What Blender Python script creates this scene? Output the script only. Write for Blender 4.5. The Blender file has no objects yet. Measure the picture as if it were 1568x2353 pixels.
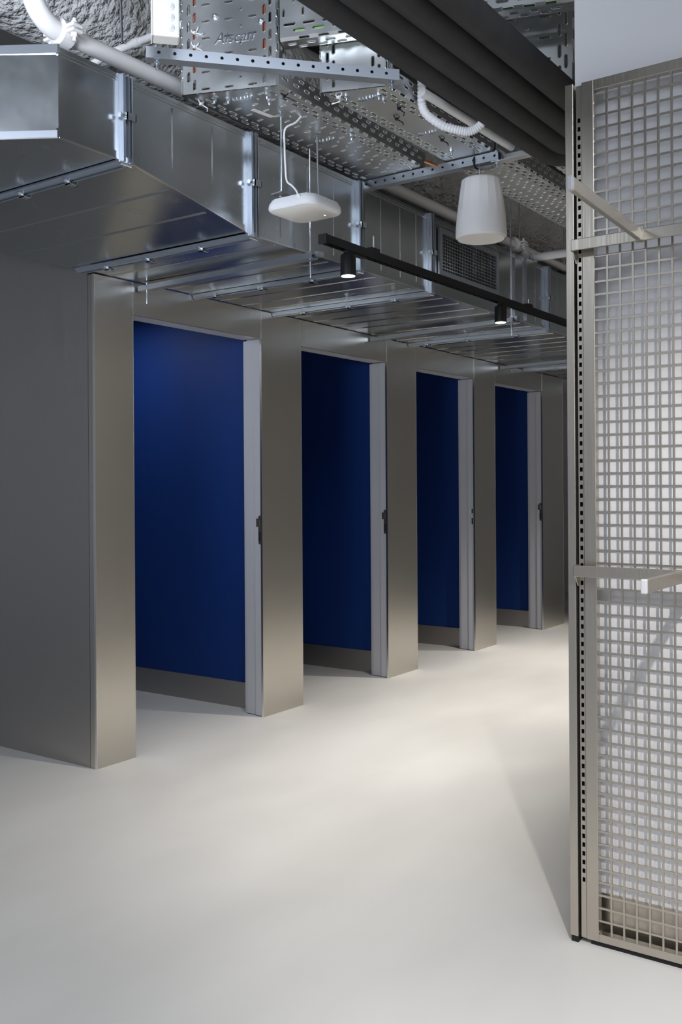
import bpy, bmesh, math, random
from mathutils import Vector, Matrix
random.seed(4)
PI = math.pi
S = bpy.context.scene
COL = S.collection

# ------------------------------------------------------------------ camera
F_PX, CX, CY, ROLL, TH = 2228.0, 784.0, 1115.0, 0.0066, math.radians(35.0)
CAM = Vector((0.0, -3.43, 1.28))
Fv = Vector((math.cos(TH), math.sin(TH), 0)); Rv = Vector((math.sin(TH), -math.cos(TH), 0)); Uv = Vector((0, 0, 1))
cd = bpy.data.cameras.new('camera'); cam = bpy.data.objects.new('camera', cd); COL.objects.link(cam)
cd.sensor_fit = 'VERTICAL'; cd.sensor_height = 36.0; cd.lens = 36.0 * F_PX / 2353.0
cd.shift_y = -(1176.5 - CY) / 2353.0
rc = (Rv - ROLL * Uv).normalized(); uc = (Uv + ROLL * Rv).normalized(); bc = -Fv
cam.matrix_world = Matrix(((rc.x, uc.x, bc.x, CAM.x), (rc.y, uc.y, bc.y, CAM.y), (rc.z, uc.z, bc.z, CAM.z), (0, 0, 0, 1)))
cd.clip_start = 0.05
S.camera = cam

# ------------------------------------------------------------------ world, light, exposure
S.view_settings.view_transform = 'Standard'; S.view_settings.look = 'None'
S.view_settings.gamma = 1.0; S.view_settings.use_curve_mapping = False
S.view_settings.exposure = 0.80
w = bpy.data.worlds.new('world'); S.world = w; w.use_nodes = True
w.node_tree.nodes['Background'].inputs[0].default_value = (0.75, 0.85, 1.0, 1)
w.node_tree.nodes['Background'].inputs[1].default_value = 0.05

def area(name, loc, target, sx, sy, power, color):
    l = bpy.data.lights.new(name, 'AREA'); l.shape = 'RECTANGLE'; l.size = sx; l.size_y = sy; l.energy = power; l.color = color
    o = bpy.data.objects.new(name, l); COL.objects.link(o); o.location = loc
    o.rotation_euler = (Vector(target) - Vector(loc)).to_track_quat('-Z', 'Y').to_euler()
    return o
def spot(name, loc, target, power, angle, blend, color, rad=0.03):
    l = bpy.data.lights.new(name, 'SPOT'); l.energy = power; l.spot_size = math.radians(angle); l.spot_blend = blend; l.color = color; l.shadow_soft_size = rad
    o = bpy.data.objects.new(name, l); COL.objects.link(o); o.location = loc
    o.rotation_euler = (Vector(target) - Vector(loc)).to_track_quat('-Z', 'Y').to_euler()
    return o
WARM = (1.0, 0.955, 0.89); NEUT = (1.0, 0.96, 0.9); COOL = (0.80, 0.88, 1.0)
# guessed ceiling luminaires of the room, with three added fill lights among them
area('luminaire_room', (-1.0, -4.7, 3.65), (-0.8, -4.4, 0), 2.4, 1.0, 92, COOL)
area('luminaire_side', (1.6, -5.2, 3.2), (1.8, -4.6, 0.2), 1.8, 0.4, 12, COOL)
area('pier_reflection_fill', (5.6, -5.3, 3.5), (5.6, -6.9, 1.3), 4.0, 0.3, 42, NEUT)  # added light on the unseen side wall, for the piers to reflect
area('services_fill', (-0.6, -1.7, 1.9), (2.0, -0.1, 3.3), 1.2, 0.5, 24, COOL).data.spread = 1.6  # added upward fill to brighten the trays, pipes and lagging
area('elbow_reflection_fill', (-2.3, -0.8, 3.3), (-2.2, -0.8, 0), 1.6, 0.9, 30, COOL)  # added light panel for the duct elbow to reflect
area('stall_luminaire', (3.65, 1.0, 2.31), (3.65, 1.0, 0), 0.5, 0.3, 4, COOL)
# track spotlights further along the room
spot('spot_over_camera', (0.66, -3.6, 2.55), (2.6, -2.75, 0.35), 112, 58, 0.7, WARM)
spot('spot_front', (1.2, -2.7, 2.6), (1.5, -2.5, 0), 32, 80, 0.9, NEUT)
spot('spot_entry', (0.6, -1.2, 2.6), (1.6, -0.9, 0), 24, 75, 0.9, NEUT)
spot('spot_corridor', (6.0, -1.3, 2.15), (6.0, -0.85, 0), 105, 88, 1.0, WARM)
spot('spot_corridor_end', (7.4, -1.3, 2.15), (7.4, -0.85, 0), 105, 88, 1.0, WARM)

# ------------------------------------------------------------------ materials
MATS = {}
def mat(name, color, rough=0.5, metal=0.0, noise=None, bump=None, emit=None, aniso=0.0, spec=0.5, rvar=None, coat=0.0):
    m = bpy.data.materials.new(name); m.use_nodes = True; nt = m.node_tree; n = nt.nodes; L = nt.links
    b = n['Principled BSDF']
    b.inputs['Base Color'].default_value = (*color, 1); b.inputs['Roughness'].default_value = rough; b.inputs['Metallic'].default_value = metal
    b.inputs['Specular IOR Level'].default_value = spec; b.inputs['Anisotropic'].default_value = aniso; b.inputs['Coat Weight'].default_value = coat
    geo = n.new('ShaderNodeNewGeometry')
    def tex(scale, stretch=(1, 1, 1), detail=4.0):
        mp = n.new('ShaderNodeMapping'); mp.inputs['Scale'].default_value = stretch; L.new(geo.outputs['Position'], mp.inputs['Vector'])
        t = n.new('ShaderNodeTexNoise'); t.inputs['Scale'].default_value = scale; t.inputs['Detail'].default_value = detail
        L.new(mp.outputs['Vector'], t.inputs['Vector']); return t.outputs['Fac']
    if noise:      # scale, stretch, second colour
        fac = tex(noise[0], noise[1]); r = n.new('ShaderNodeValToRGB'); r.color_ramp.elements[0].position = 0.3; r.color_ramp.elements[1].position = 0.7
        r.color_ramp.elements[0].color = (*color, 1); r.color_ramp.elements[1].color = (*noise[2], 1)
        L.new(fac, r.inputs['Fac']); L.new(r.outputs['Color'], b.inputs['Base Color'])
    if rvar:       # scale, stretch, lo, hi
        fac = tex(rvar[0], rvar[1]); mr = n.new('ShaderNodeMapRange'); mr.inputs['From Min'].default_value = 0.3; mr.inputs['From Max'].default_value = 0.7
        mr.inputs['To Min'].default_value = rvar[2]; mr.inputs['To Max'].default_value = rvar[3]; L.new(fac, mr.inputs['Value']); L.new(mr.outputs['Result'], b.inputs['Roughness'])
    if bump:       # list of scale, stretch, strength, distance
        prev = None
        for sc, st, stg, dist in bump:
            fac = tex(sc, st, 3.0); bp = n.new('ShaderNodeBump'); bp.inputs['Strength'].default_value = stg; bp.inputs['Distance'].default_value = dist
            L.new(fac, bp.inputs['Height'])
            if prev: L.new(prev, bp.inputs['Normal'])
            prev = bp.outputs['Normal']
        L.new(prev, b.inputs['Normal'])
    if emit:
        b.inputs['Emission Color'].default_value = (*emit[0], 1); b.inputs['Emission Strength'].default_value = emit[1]
    MATS[name] = m; return m
I1 = (1, 1, 1)
mat('floor_resin', (0.625, 0.612, 0.59), 0.42, noise=(1.3, (0.6, 1.3, 1), (0.55, 0.536, 0.512)), bump=[(3.0, I1, 0.05, 0.02)], rvar=(2.0, (0.5, 1.5, 1), 0.38, 0.52))
mat('sprayed_ceiling', (0.10, 0.10, 0.105), 0.95, noise=(30, I1, (0.14, 0.14, 0.14)), bump=[(38, I1, 1.0, 0.03)])
mat('sprayed_lagging', (0.60, 0.59, 0.59), 0.9, noise=(5, I1, (0.46, 0.45, 0.43)), bump=[(26, I1, 0.9, 0.05)])
mat('white_wall', (0.66, 0.65, 0.66), 0.7)
mat('room_wall', (0.62, 0.63, 0.65), 0.7)
mat('blue_paint', (0.004, 0.029, 0.155), 0.6, spec=0.25, bump=[(60, I1, 0.05, 0.002)])
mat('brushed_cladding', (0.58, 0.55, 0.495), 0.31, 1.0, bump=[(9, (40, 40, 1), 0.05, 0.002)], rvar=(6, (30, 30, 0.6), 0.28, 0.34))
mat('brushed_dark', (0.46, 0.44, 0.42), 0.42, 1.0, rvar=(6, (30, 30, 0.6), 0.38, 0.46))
mat('brushed_steel', (0.53, 0.485, 0.42), 0.33, 1.0, bump=[(9, (40, 40, 1), 0.06, 0.002)], rvar=(8, (40, 40, 0.6), 0.30, 0.38))
mat('bright_edge', (0.85, 0.84, 0.82), 0.25, 1.0)
mat('galvanised_duct', (0.56, 0.585, 0.60), 0.25, 1.0, rvar=(9, I1, 0.23, 0.28), bump=[(1.3, I1, 0.015, 0.03)])
mat('galvanised_profile', (0.56, 0.60, 0.66), 0.34, 1.0)
mat('galvanised_tray', (0.66, 0.675, 0.68), 0.38, 1.0, rvar=(12, I1, 0.35, 0.42))
mat('zinc_bolt', (0.72, 0.77, 0.83), 0.22, 1.0)
mat('white_paint', (0.78, 0.77, 0.77), 0.45)
mat('pipe_paint', (0.84, 0.81, 0.80), 0.5, noise=(18, I1, (0.80, 0.78, 0.76)))
mat('white_plastic', (0.80, 0.80, 0.82), 0.4)
mat('cream_plastic', (0.82, 0.80, 0.76), 0.45)
mat('jamb_grey', (0.46, 0.46, 0.49), 0.45)
mat('black_foam', (0.022, 0.022, 0.023), 0.75, noise=(14, I1, (0.032, 0.031, 0.03)), bump=[(220, I1, 0.15, 0.002)])
mat('black_metal', (0.008, 0.008, 0.0085), 0.45, spec=0.3)
mat('black_plastic', (0.010, 0.010, 0.011), 0.5, spec=0.3)
mat('bronze_strike', (0.10, 0.08, 0.062), 0.45, 0.4)
mat('steel_strike', (0.66, 0.67, 0.68), 0.35, 0.3)
mat('dark_hole', (0.006, 0.006, 0.006), 0.8)
mat('orange_cable', (0.75, 0.12, 0.03), 0.5)
mat('green_cable', (0.25, 0.60, 0.12), 0.5)
mat('grey_cap', (0.50, 0.49, 0.50), 0.5)
mat('white_tape', (0.80, 0.79, 0.76), 0.6)
mat('copper', (0.85, 0.35, 0.18), 0.35, 1.0)
mat('lamp_lens', (1, 1, 1), 0.4, emit=((1.0, 0.95, 0.86), 14.0))
mat('status_light', (1, 1, 1), 0.4, emit=((1.0, 1.0, 1.0), 3.0))
M = MATS

# ------------------------------------------------------------------ mesh helpers
class MB:
    def __init__(s): s.v = []; s.f = []
    def add(s, vs, fs):
        b = len(s.v); s.v += [Vector(v) for v in vs]; s.f += [[b + i for i in f] for f in fs]; return s
    def box(s, x0, x1, y0, y1, z0, z1):
        return s.hexa([(x0, y0, z0), (x1, y0, z0), (x1, y1, z0), (x0, y1, z0)], [(x0, y0, z1), (x1, y0, z1), (x1, y1, z1), (x0, y1, z1)])
    def hexa(s, a, b):
        n = len(a)
        return s.add(list(a) + list(b), [list(range(n))[::-1], [n + i for i in range(n)]] + [[i, (i + 1) % n, n + (i + 1) % n, n + i] for i in range(n)])
    def obox(s, c, ax, ay, az):      # centre and three half-axis vectors
        c, ax, ay, az = Vector(c), Vector(ax), Vector(ay), Vector(az)
        return s.hexa([c - ax - ay - az, c + ax - ay - az, c + ax + ay - az, c - ax + ay - az], [c - ax - ay + az, c + ax - ay + az, c + ax + ay + az, c - ax + ay + az])
    def bar(s, p, q, wid, hei, up=(0, 0, 1)):
        p, q = Vector(p), Vector(q); d = (q - p); l = d.length; d.normalize(); u = Vector(up); sd = d.cross(u).normalized(); u = sd.cross(d)
        return s.obox((p + q) / 2, d * l / 2, sd * wid / 2, u * hei / 2)
    def tube(s, pts, r, n=12, caps=True):
        pts = [Vector(p) for p in pts]; rs = r if isinstance(r, (list, tuple)) else [r] * len(pts)
        rings = []; prev = None
        for i, p in enumerate(pts):
            t = (pts[min(i + 1, len(pts) - 1)] - pts[max(i - 1, 0)]).normalized()
            if prev is None:
                a = Vector((0, 0, 1)) if abs(t.z) < 0.9 else Vector((1, 0, 0)); u = t.cross(a).normalized()
            else:
                u = (prev - t * prev.dot(t)).normalized()
            prev = u; v = t.cross(u)
            rings.append([p + (u * math.cos(2 * PI * k / n) + v * math.sin(2 * PI * k / n)) * rs[i] for k in range(n)])
        vs = [x for rg in rings for x in rg]; fs = []
        for i in range(len(pts) - 1):
            for k in range(n):
                k2 = (k + 1) % n; fs.append([i * n + k, i * n + k2, (i + 1) * n + k2, (i + 1) * n + k])
        if caps: fs += [list(range(n))[::-1], [(len(pts) - 1) * n + k for k in range(n)]]
        return s.add(vs, fs)
    def lathe(s, prof, c=(0, 0, 0), n=24):   # prof: (r, z)
        c = Vector(c); vs = []; fs = []
        for r, z in prof: vs += [c + Vector((r * math.cos(2 * PI * k / n), r * math.sin(2 * PI * k / n), z)) for k in range(n)]
        for i in range(len(prof) - 1):
            for k in range(n):
                k2 = (k + 1) % n; fs.append([i * n + k, i * n + k2, (i + 1) * n + k2, (i + 1) * n + k])
        fs += [list(range(n))[::-1], [(len(prof) - 1) * n + k for k in range(n)]]
        return s.add(vs, fs)
    def extrude(s, prof, fn, ends):          # prof: 2D outline; fn(a, b, t) -> point ; ends (t0, t1)
        a = [fn(p[0], p[1], ends[0]) for p in prof]; b = [fn(p[0], p[1], ends[1]) for p in prof]
        return s.hexa(a, b)
def link_mesh(name, mb, m, parent=None, smooth=False, bevel=0.0, solid=0.0, sharp=40):
    me = bpy.data.meshes.new(name); org = parent_origin(parent)
    me.from_pydata([tuple(v - org) for v in mb.v], [], mb.f); me.validate()
    bm = bmesh.new(); bm.from_mesh(me); bmesh.ops.recalc_face_normals(bm, faces=bm.faces); bm.to_mesh(me); bm.free()
    me.materials.append(m)
    o = bpy.data.objects.new(name, me); COL.objects.link(o)
    if parent: o.parent = parent
    if smooth:
        me.polygons.foreach_set('use_smooth', [True] * len(me.polygons))
        me.set_sharp_from_angle(angle=math.radians(sharp))
    if bevel:
        b = o.modifiers.new('bevel', 'BEVEL'); b.width = bevel; b.segments = 2; b.limit_method = 'ANGLE'
    if solid:
        b = o.modifiers.new('solid', 'SOLIDIFY'); b.thickness = solid
    return o
def parent_origin(p):
    v = Vector((0, 0, 0))
    while p: v += p.location; p = p.parent
    return v
def tag(o, label=None, cat=None, group=None, kind=None):
    if label: o['label'] = label
    if cat: o['category'] = cat
    if group: o['group'] = group
    if kind: o['kind'] = kind
    return o
def thing(name, loc, label, cat, group=None):
    o = bpy.data.objects.new(name, None); o.empty_display_size = 0.05; COL.objects.link(o); o.location = loc
    return tag(o, label, cat, group)
def one(name, mb, m, label, cat, group=None, **k): return tag(link_mesh(name, mb, m, None, **k), label, cat, group)
def struct(name, mb, m, label=None, **k): return tag(link_mesh(name, mb, m, None, **k), label, None, None, 'structure')
def arc(c, r, a0, a1, e1, e2, n=8):
    c, e1, e2 = Vector(c), Vector(e1), Vector(e2)
    return [c + e1 * r * math.cos(a0 + (a1 - a0) * i / n) + e2 * r * math.sin(a0 + (a1 - a0) * i / n) for i in range(n + 1)]

def perforated(mb, s0f, s1f, bands, fmap, rim=0.0022):
    """bands: (ta, tb, slots) with slots (cs, length along s, length along t); the sheet bulges towards +n round each slot."""
    for ta, tb, slots in bands:
        tm = (ta + tb) / 2
        sl = [q for q in sorted(slots) if max(s0f(ta), s0f(tb)) + q[1] / 2 + 0.008 < q[0] < min(s1f(ta), s1f(tb)) - q[1] / 2 - 0.008]
        if not sl:
            mb.add([fmap(s0f(ta), ta, 0), fmap(s1f(ta), ta, 0), fmap(s1f(tb), tb, 0), fmap(s0f(tb), tb, 0)], [[0, 1, 2, 3]]); continue
        for i, (cs, ls, lt) in enumerate(sl):
            la = [s0f(ta), s0f(tb)] if i == 0 else [(sl[i - 1][0] + cs) / 2] * 2
            lb = [s1f(ta), s1f(tb)] if i == len(sl) - 1 else [(sl[i + 1][0] + cs) / 2] * 2
            a, b = ls / 2, lt / 2; r = min(a, b); h = 0.7071
            def ring(e, n):
                A, B, R = a + e, b + e, r + e; fx, fy = A - R, B - R
                if a >= b: q = [(fx + R * h, R * h), (fx, R), (-fx, R), (-fx - R * h, R * h), (-A, 0), (-fx - R * h, -R * h), (-fx, -R), (fx, -R), (fx + R * h, -R * h), (A, 0)]
                else: q = [(R * h, fy + R * h), (R * 0.35, B), (-R * 0.35, B), (-R * h, fy + R * h), (-R, 0), (-R * h, -fy - R * h), (-R * 0.35, -B), (R * 0.35, -B), (R * h, -fy - R * h), (R, 0)]
                return [fmap(cs + x, tm + y, n) for x, y in q]
            fx = a - r if a >= b else r * 0.35
            out = [fmap(lb[1], tb, 0), fmap(cs + fx, tb, 0), fmap(cs - fx, tb, 0), fmap(la[1], tb, 0), fmap((la[0] + la[1]) / 2, tm, 0), fmap(la[0], ta, 0), fmap(cs - fx, ta, 0), fmap(cs + fx, ta, 0), fmap(lb[0], ta, 0), fmap((lb[0] + lb[1]) / 2, tm, 0)]
            rings = [out, ring(0.0035, 0), ring(0.0012, rim), ring(0, 0.0003), ring(0, -0.0015)] if rim else [out, ring(0, 0), ring(0, -0.0015)]
            vs = [p for q in rings for p in q]; fs = []
            for k in range(len(rings) - 1):
                for j in range(10):
                    j2 = (j + 1) % 10; fs.append([k * 10 + j, k * 10 + j2, k * 10 + 10 + j2, k * 10 + 10 + j])
            mb.add(vs, fs)

# ------------------------------------------------------------------ setting
struct('floor', MB().box(-5, 11, -7, 4.2, -0.05, 0), M['floor_resin'], 'pale grey seamless resin floor')
struct('ceiling', MB().box(-5, 11, -7, 4.2, 3.75, 3.85), M['sprayed_ceiling'], 'dark sprayed concrete ceiling above the services')
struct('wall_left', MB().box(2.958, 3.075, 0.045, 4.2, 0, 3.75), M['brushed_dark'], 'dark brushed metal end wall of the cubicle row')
struct('wall_back', MB().box(-5, -4.9, -7, 4.2, 0, 3.75), M['room_wall'])
struct('wall_rear', MB().box(-4.9, 2.958, 4.1, 4.2, 0, 3.75), M['room_wall'])
struct('wall_side', MB().box(-4.9, 11, -7, -6.9, 0, 3.75), M['room_wall'])
struct('wall_far', MB().box(10.9, 11, -6.9, 4.2, 0, 3.75), M['room_wall'])
struct('wall_right', MB().box(2.66, 2.84, -6.9, -2.394, 0, 3.75), M['white_wall'], 'white wall behind the steel mesh panel')
struct('baseboard_right', MB().box(2.652, 2.66, -6.9, -2.40, 0.0, 0.128), M['brushed_steel'], 'brushed metal skirting at the foot of the white wall')
struct('wall_stalls_rear', MB().box(3.075, 10.9, 1.95, 2.05, 0, 2.6), M['blue_paint'], 'dark blue rear wall of the cubicles')
struct('ceiling_stalls', MB().box(3.075, 10.9, 0.05, 1.95, 2.325, 2.36), M['white_paint'], 'white ceiling inside the cubicles')

PX = [2.956, 4.137, 5.433, 6.688, 7.984]; PW = [0.237, 0.363, 0.382, 0.361, 0.47]; BX = [4.257, 5.54, 6.79, 8.05]
H_W, H_L = 2.246, 2.092
ordn = ['nearest', 'second', 'third', 'fourth']
for i, x in enumerate(BX):
    struct('wall_stall' + ('.%03d' % i if i else ''), MB().box(x, x + 0.12, 0.15, 1.95, 0, 2.325), M['blue_paint'], ordn[i] + ' cubicle\'s deep blue side wall')
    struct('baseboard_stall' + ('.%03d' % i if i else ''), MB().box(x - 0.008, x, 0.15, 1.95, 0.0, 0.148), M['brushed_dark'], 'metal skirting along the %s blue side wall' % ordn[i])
pl = ['brushed metal clad pier at the near end of the cubicle row, tallest in view', 'brushed metal pier between the nearest and second blue openings', 'brushed metal pier between the second and third blue openings',
      'narrow brushed metal pier between the third and farthest blue openings', 'brushed metal pier beyond the farthest blue opening, half hidden by the steel post']
for i, (x, wd) in enumerate(zip(PX, PW)):
    t = thing('cladding_pier', (x + wd / 2, 0.02, 0), pl[i], 'pier', 'metal clad piers of the cubicle row')
    if i == 0:
        link_mesh('cladding', MB().box(x + 0.002, x + wd, 0, 0.043, 0, H_W), M['brushed_cladding'], t, bevel=0.001)
    else:
        link_mesh('cladding', MB().box(x + 0.003, x + wd, 0, 0.008, 0, H_W), M['brushed_cladding'], t, bevel=0.001)
        link_mesh('core', MB().box(x + 0.035, x + wd - 0.012, 0.009, 0.1335, 0, H_W), M['jamb_grey'], t)
    e = link_mesh('edge_trim', MB().box(x, x + 0.002, -0.0015, 0.012, 0, H_W), M['bright_edge'], t); e['label'] = 'bright polished edge'
    link_mesh('edge_trim', MB().box(x + wd, x + wd + 0.0012, -0.0005, 0.008, 0, H_W), M['bright_edge'], t)
for i in range(4):
    a, b = PX[i] + PW[i] + 0.0015, PX[i + 1] - 0.0005
    t = thing('lintel_panel', ((a + b) / 2, 0.02, H_L), 'brushed metal lintel panel above the %s blue opening' % ordn[i].replace('fourth', 'farthest'), 'lintel', 'lintels above the cubicle openings')
    link_mesh('panel', MB().box(a, b, 0.0, 0.01, H_L, H_W), M['brushed_cladding'], t)
    link_mesh('soffit', MB().box(a, b, 0.0102, 0.13, H_L + 0.004, H_L + 0.02), M['jamb_grey'], t)
    # door frame lining the right side of the opening
    x = PX[i + 1]
    sil = i == 2
    t = thing('door_frame', (x, 0.08, 0), ['pale grey door lining with dark strike plate in the nearest opening', 'pale grey door lining with dark strike plate in the second opening',
              'pale grey door lining with silver strike plate in the third opening', 'pale grey door lining with dark strike plate in the farthest opening'][i], 'door frame', 'door linings')
    link_mesh('jamb', MB().box(x + 0.008, x + 0.034, 0.012, 0.062, 0.004, H_L), M['jamb_grey'], t, bevel=0.001)
    link_mesh('stop', MB().box(x + 0.018, x + 0.034, 0.0621, 0.134, 0.004, H_L), M['jamb_grey'], t, bevel=0.001)
    link_mesh('architrave', MB().box(x + 0.024, x + 0.1195, 0.1341, 0.1499, 0.004, H_L), M['jamb_grey'], t)
    pm = M['steel_strike'] if sil else M['bronze_strike']
    z0, z1 = (0.955, 1.115)
    pts = [(0.024 + 0.009 * math.cos(k), z1 - 0.009 + 0.009 * math.sin(k)) for k in [PI * j / 6 for j in range(7)]] + [(0.024 + 0.009 * math.cos(k), z0 + 0.009 + 0.009 * math.sin(k)) for k in [PI + PI * j / 6 for j in range(7)]]
    sp = link_mesh('strike_plate', MB().extrude(pts, lambda p, q, e: (e, p, q), (x + 0.0055, x + 0.0085)), pm, t)
    sp['label'] = 'silver strike plate' if sil else 'dark bronze strike plate'
    link_mesh('latch_lip', MB().box(x + 0.005, x + 0.009, 0.0332, 0.048, 1.052, 1.098), pm, sp)
    link_mesh('latch_recess', MB().box(x + 0.0045, x + 0.0053, 0.018, 0.030, 1.057, 1.092), M['dark_hole'] if sil else M['brushed_dark'], sp)
    link_mesh('bolt_recess', MB().box(x + 0.0045, x + 0.0053, 0.018, 0.030, 0.972, 1.022), M['dark_hole'], sp)
    for zz in (0.964, 1.038, 1.106):
        link_mesh('screw', MB().tube([(x + 0.004, 0.024, zz), (x + 0.0054, 0.024, zz)], 0.003, 8), M['zinc_bolt'], sp)

# ------------------------------------------------------------------ ventilation duct
YF, YB, ZB, ZT = -1.005, 0.03, 2.25, 2.634
def flange(parent, x, zb, yb=YB, bottom=(0.12, 0.42, 0.74), side=(0.55,)):
    prof = [(-0.031, 0), (-0.031, 0.009), (-0.021, 0.009), (-0.021, 0.022), (-0.013, 0.024), (-0.011, 0.011), (-0.003, 0.011), (-0.003, 0.028), (0.003, 0.028), (0.003, 0.011), (0.011, 0.011), (0.013, 0.024), (0.021, 0.022), (0.021, 0.009), (0.031, 0.009), (0.031, 0)]
    f = link_mesh('flange', MB().extrude(prof, lambda a, b, t: (x + a, YF - b, t), (zb - 0.012, ZT + 0.004)), M['galvanised_profile'], parent)
    link_mesh('bottom_rail', MB().extrude(prof, lambda a, b, t: (x + a * 0.72, t, zb - b * 0.9), (YF - 0.012, min(yb, -0.003) if yb < 0.1 else yb)), M['galvanised_profile'], f)
    L = min(yb, 0.0) - YF if yb < 0.1 else yb - YF
    c = MB(); c.box(x - 0.012, x + 0.012, YF - 0.016, YF + 0.006, zb - 0.02, zb + 0.006); c.tube([(x - 0.028, YF - 0.012, zb - 0.016), (x + 0.02, YF - 0.012, zb - 0.016)], 0.006, 8)
    link_mesh('corner_bolt', c, M['zinc_bolt'], f)
    for q in bottom:
        y = YF + q * L; c = MB()
        c.box(x - 0.016, x + 0.02, y - 0.011, y + 0.011, zb - 0.034, zb - 0.030); c.box(x + 0.017, x + 0.02, y - 0.011, y + 0.011, zb - 0.034, zb - 0.012)
        c.box(x - 0.016, x - 0.013, y - 0.011, y + 0.011, zb - 0.034, zb - 0.012)
        c.tube([(x - 0.032, y, zb - 0.023), (x - 0.012, y, zb - 0.023)], 0.006, 8); c.tube([(x - 0.036, y, zb - 0.023), (x - 0.031, y, zb - 0.023)], 0.009, 6)
        link_mesh('clamp', c, M['zinc_bolt'], f)
    for q in side:
        z = zb + q * (ZT - zb); c = MB()
        c.box(x - 0.016, x + 0.022, YF - 0.036, YF - 0.032, z - 0.012, z + 0.012); c.box(x + 0.019, x + 0.022, YF - 0.036, YF - 0.012, z - 0.012, z + 0.012)
        c.box(x - 0.016, x - 0.013, YF - 0.036, YF - 0.012, z - 0.012, z + 0.012)
        c.tube([(x - 0.034, YF - 0.022, z), (x - 0.012, YF - 0.022, z)], 0.006, 8); c.tube([(x - 0.038, YF - 0.022, z), (x - 0.033, YF - 0.022, z)], 0.009, 6)
        link_mesh('clamp', c, M['zinc_bolt'], f)
    return f
def seams(parent, x0, x1, zb0, zb1):
    """folded seams along the bottom and the top edge of the front face"""
    b = MB(); b.hexa([(x0, YF - 0.004, zb0 - 0.002), (x1, YF - 0.004, zb1 - 0.002), (x1, YF + 0.004, zb1 - 0.002), (x0, YF + 0.004, zb0 - 0.002)],
                     [(x0, YF - 0.004, zb0 + 0.022), (x1, YF - 0.004, zb1 + 0.022), (x1, YF + 0.004, zb1 + 0.022), (x0, YF + 0.004, zb0 + 0.022)])
    link_mesh('edge_seam', b, M['galvanised_duct'], parent)
    b = MB(); b.hexa([(x0, YF - 0.006, zb0 - 0.004), (x1, YF - 0.006, zb1 - 0.004), (x1, YF + 0.002, zb1 - 0.004), (x0, YF + 0.002, zb0 - 0.004)],
                     [(x0, YF - 0.006, zb0 - 0.0005), (x1, YF - 0.006, zb1 - 0.0005), (x1, YF + 0.002, zb1 - 0.0005), (x0, YF + 0.002, zb0 - 0.0005)])
    link_mesh('edge_bead', b, M['bright_edge'], parent)['label'] = 'bright folded edge'
    b = MB().box(x0, x1, YF - 0.004, YF + 0.004, ZT - 0.02, ZT + 0.004); b.box(x0, x1, YF - 0.0065, YF - 0.004, ZT - 0.012, ZT - 0.009)
    link_mesh('edge_seam', b, M['galvanised_duct'], parent)
def ridge(mb, x, zb, y0=YF + 0.03, y1=-0.01, front=True, bottom=True, zf0=None):
    if bottom: mb.extrude([(-0.008, 0.001), (0, -0.003), (0.008, 0.001)], lambda a, b, t: (x + a, t, zb + b), (y0, y1))
    if front: mb.extrude([(-0.006, 0.001), (0, -0.0011), (0.006, 0.001)], lambda a, b, t: (x + a, YF + b, t), (zb + 0.025, ZT - 0.025))

# elbow piece
P = Vector((1.955, YF)); dr = Vector((-0.53, 0.85)).normalized(); XJ = [2.222, 2.87, 3.61, 4.25, 5.721, 7.60, 9.4]; ZB0 = 2.36
t = thing('duct_elbow', (1.9, -0.4, ZB0), 'angled galvanised duct elbow at the near end of the overhead duct, top left corner', 'duct', 'galvanised duct sections')
Q = P + dr * 1.75
pl2 = [(P.x, P.y), (XJ[0] - 0.031, YF), (XJ[0] - 0.031, 0.42), (Q.x, 0.42)]
b = MB().hexa([(x, y, ZB0) for x, y in pl2], [(x, y, ZT) for x, y in pl2]); link_mesh('body', b, M['galvanised_duct'], t)
seams(t, P.x, XJ[0] - 0.031, ZB0, ZB0)
nrm = Vector((-dr.y, dr.x)) * (1 if (-dr.y) < 0 else -1)
for za, zb_, mm in ((ZB0 - 0.002, ZB0 + 0.02, 'galvanised_profile'), (ZB0 - 0.005, ZB0 - 0.001, 'bright_edge'), (ZT - 0.016, ZT + 0.012, 'galvanised_profile')):
    b = MB(); A = [P - nrm * 0.001, Q - nrm * 0.001, Q + nrm * 0.006, P + nrm * 0.006]
    b.hexa([(q.x, q.y, za) for q in A], [(q.x, q.y, zb_) for q in A]); link_mesh('edge_seam' if mm != 'bright_edge' else 'edge_bead', b, M[mm], t)
for za, zb_ in ((ZB0 - 0.004, ZB0 + 0.026), (ZT - 0.02, ZT + 0.012)): link_mesh('corner_clip', MB().box(P.x - 0.006, P.x + 0.002, YF - 0.005, YF + 0.004, za, zb_), M['zinc_bolt'], t)
flange(t, XJ[0], ZB0, 0.40, bottom=(0.19, 0.37, 0.6, 0.8), side=(0.5,))
# transition piece
x0, x1 = XJ[0] + 0.031, XJ[1] - 0.031
t = thing('duct_transition', (2.55, -0.4, ZB), 'galvanised duct transition with sloping underside beside the elbow', 'duct', 'galvanised duct sections')
b = MB(); A = [(x0, YF, ZB0), (x1, YF, ZB + 0.004), (x1, 0.03, ZB + 0.004), (x0, 0.40, ZB0)]; B2 = [(x0, YF, ZT), (x1, YF, ZT), (x1, 0.03, ZT), (x0, 0.40, ZT)]
b.hexa(A, B2); link_mesh('body', b, M['galvanised_duct'], t)
seams(t, x0, x1, ZB0, ZB + 0.004)
b = MB()
for q, yb in ((0.34, 0.27), (0.67, 0.15)):
    x = x0 + q * (x1 - x0); z = ZB0 + q * (ZB + 0.004 - ZB0); b.extrude([(-0.01, 0.003), (0.0, -0.0035), (0.01, -0.001)], lambda a, bb, tt: (x + a, tt, z + bb), (YF + 0.03, yb - 0.02))
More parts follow.
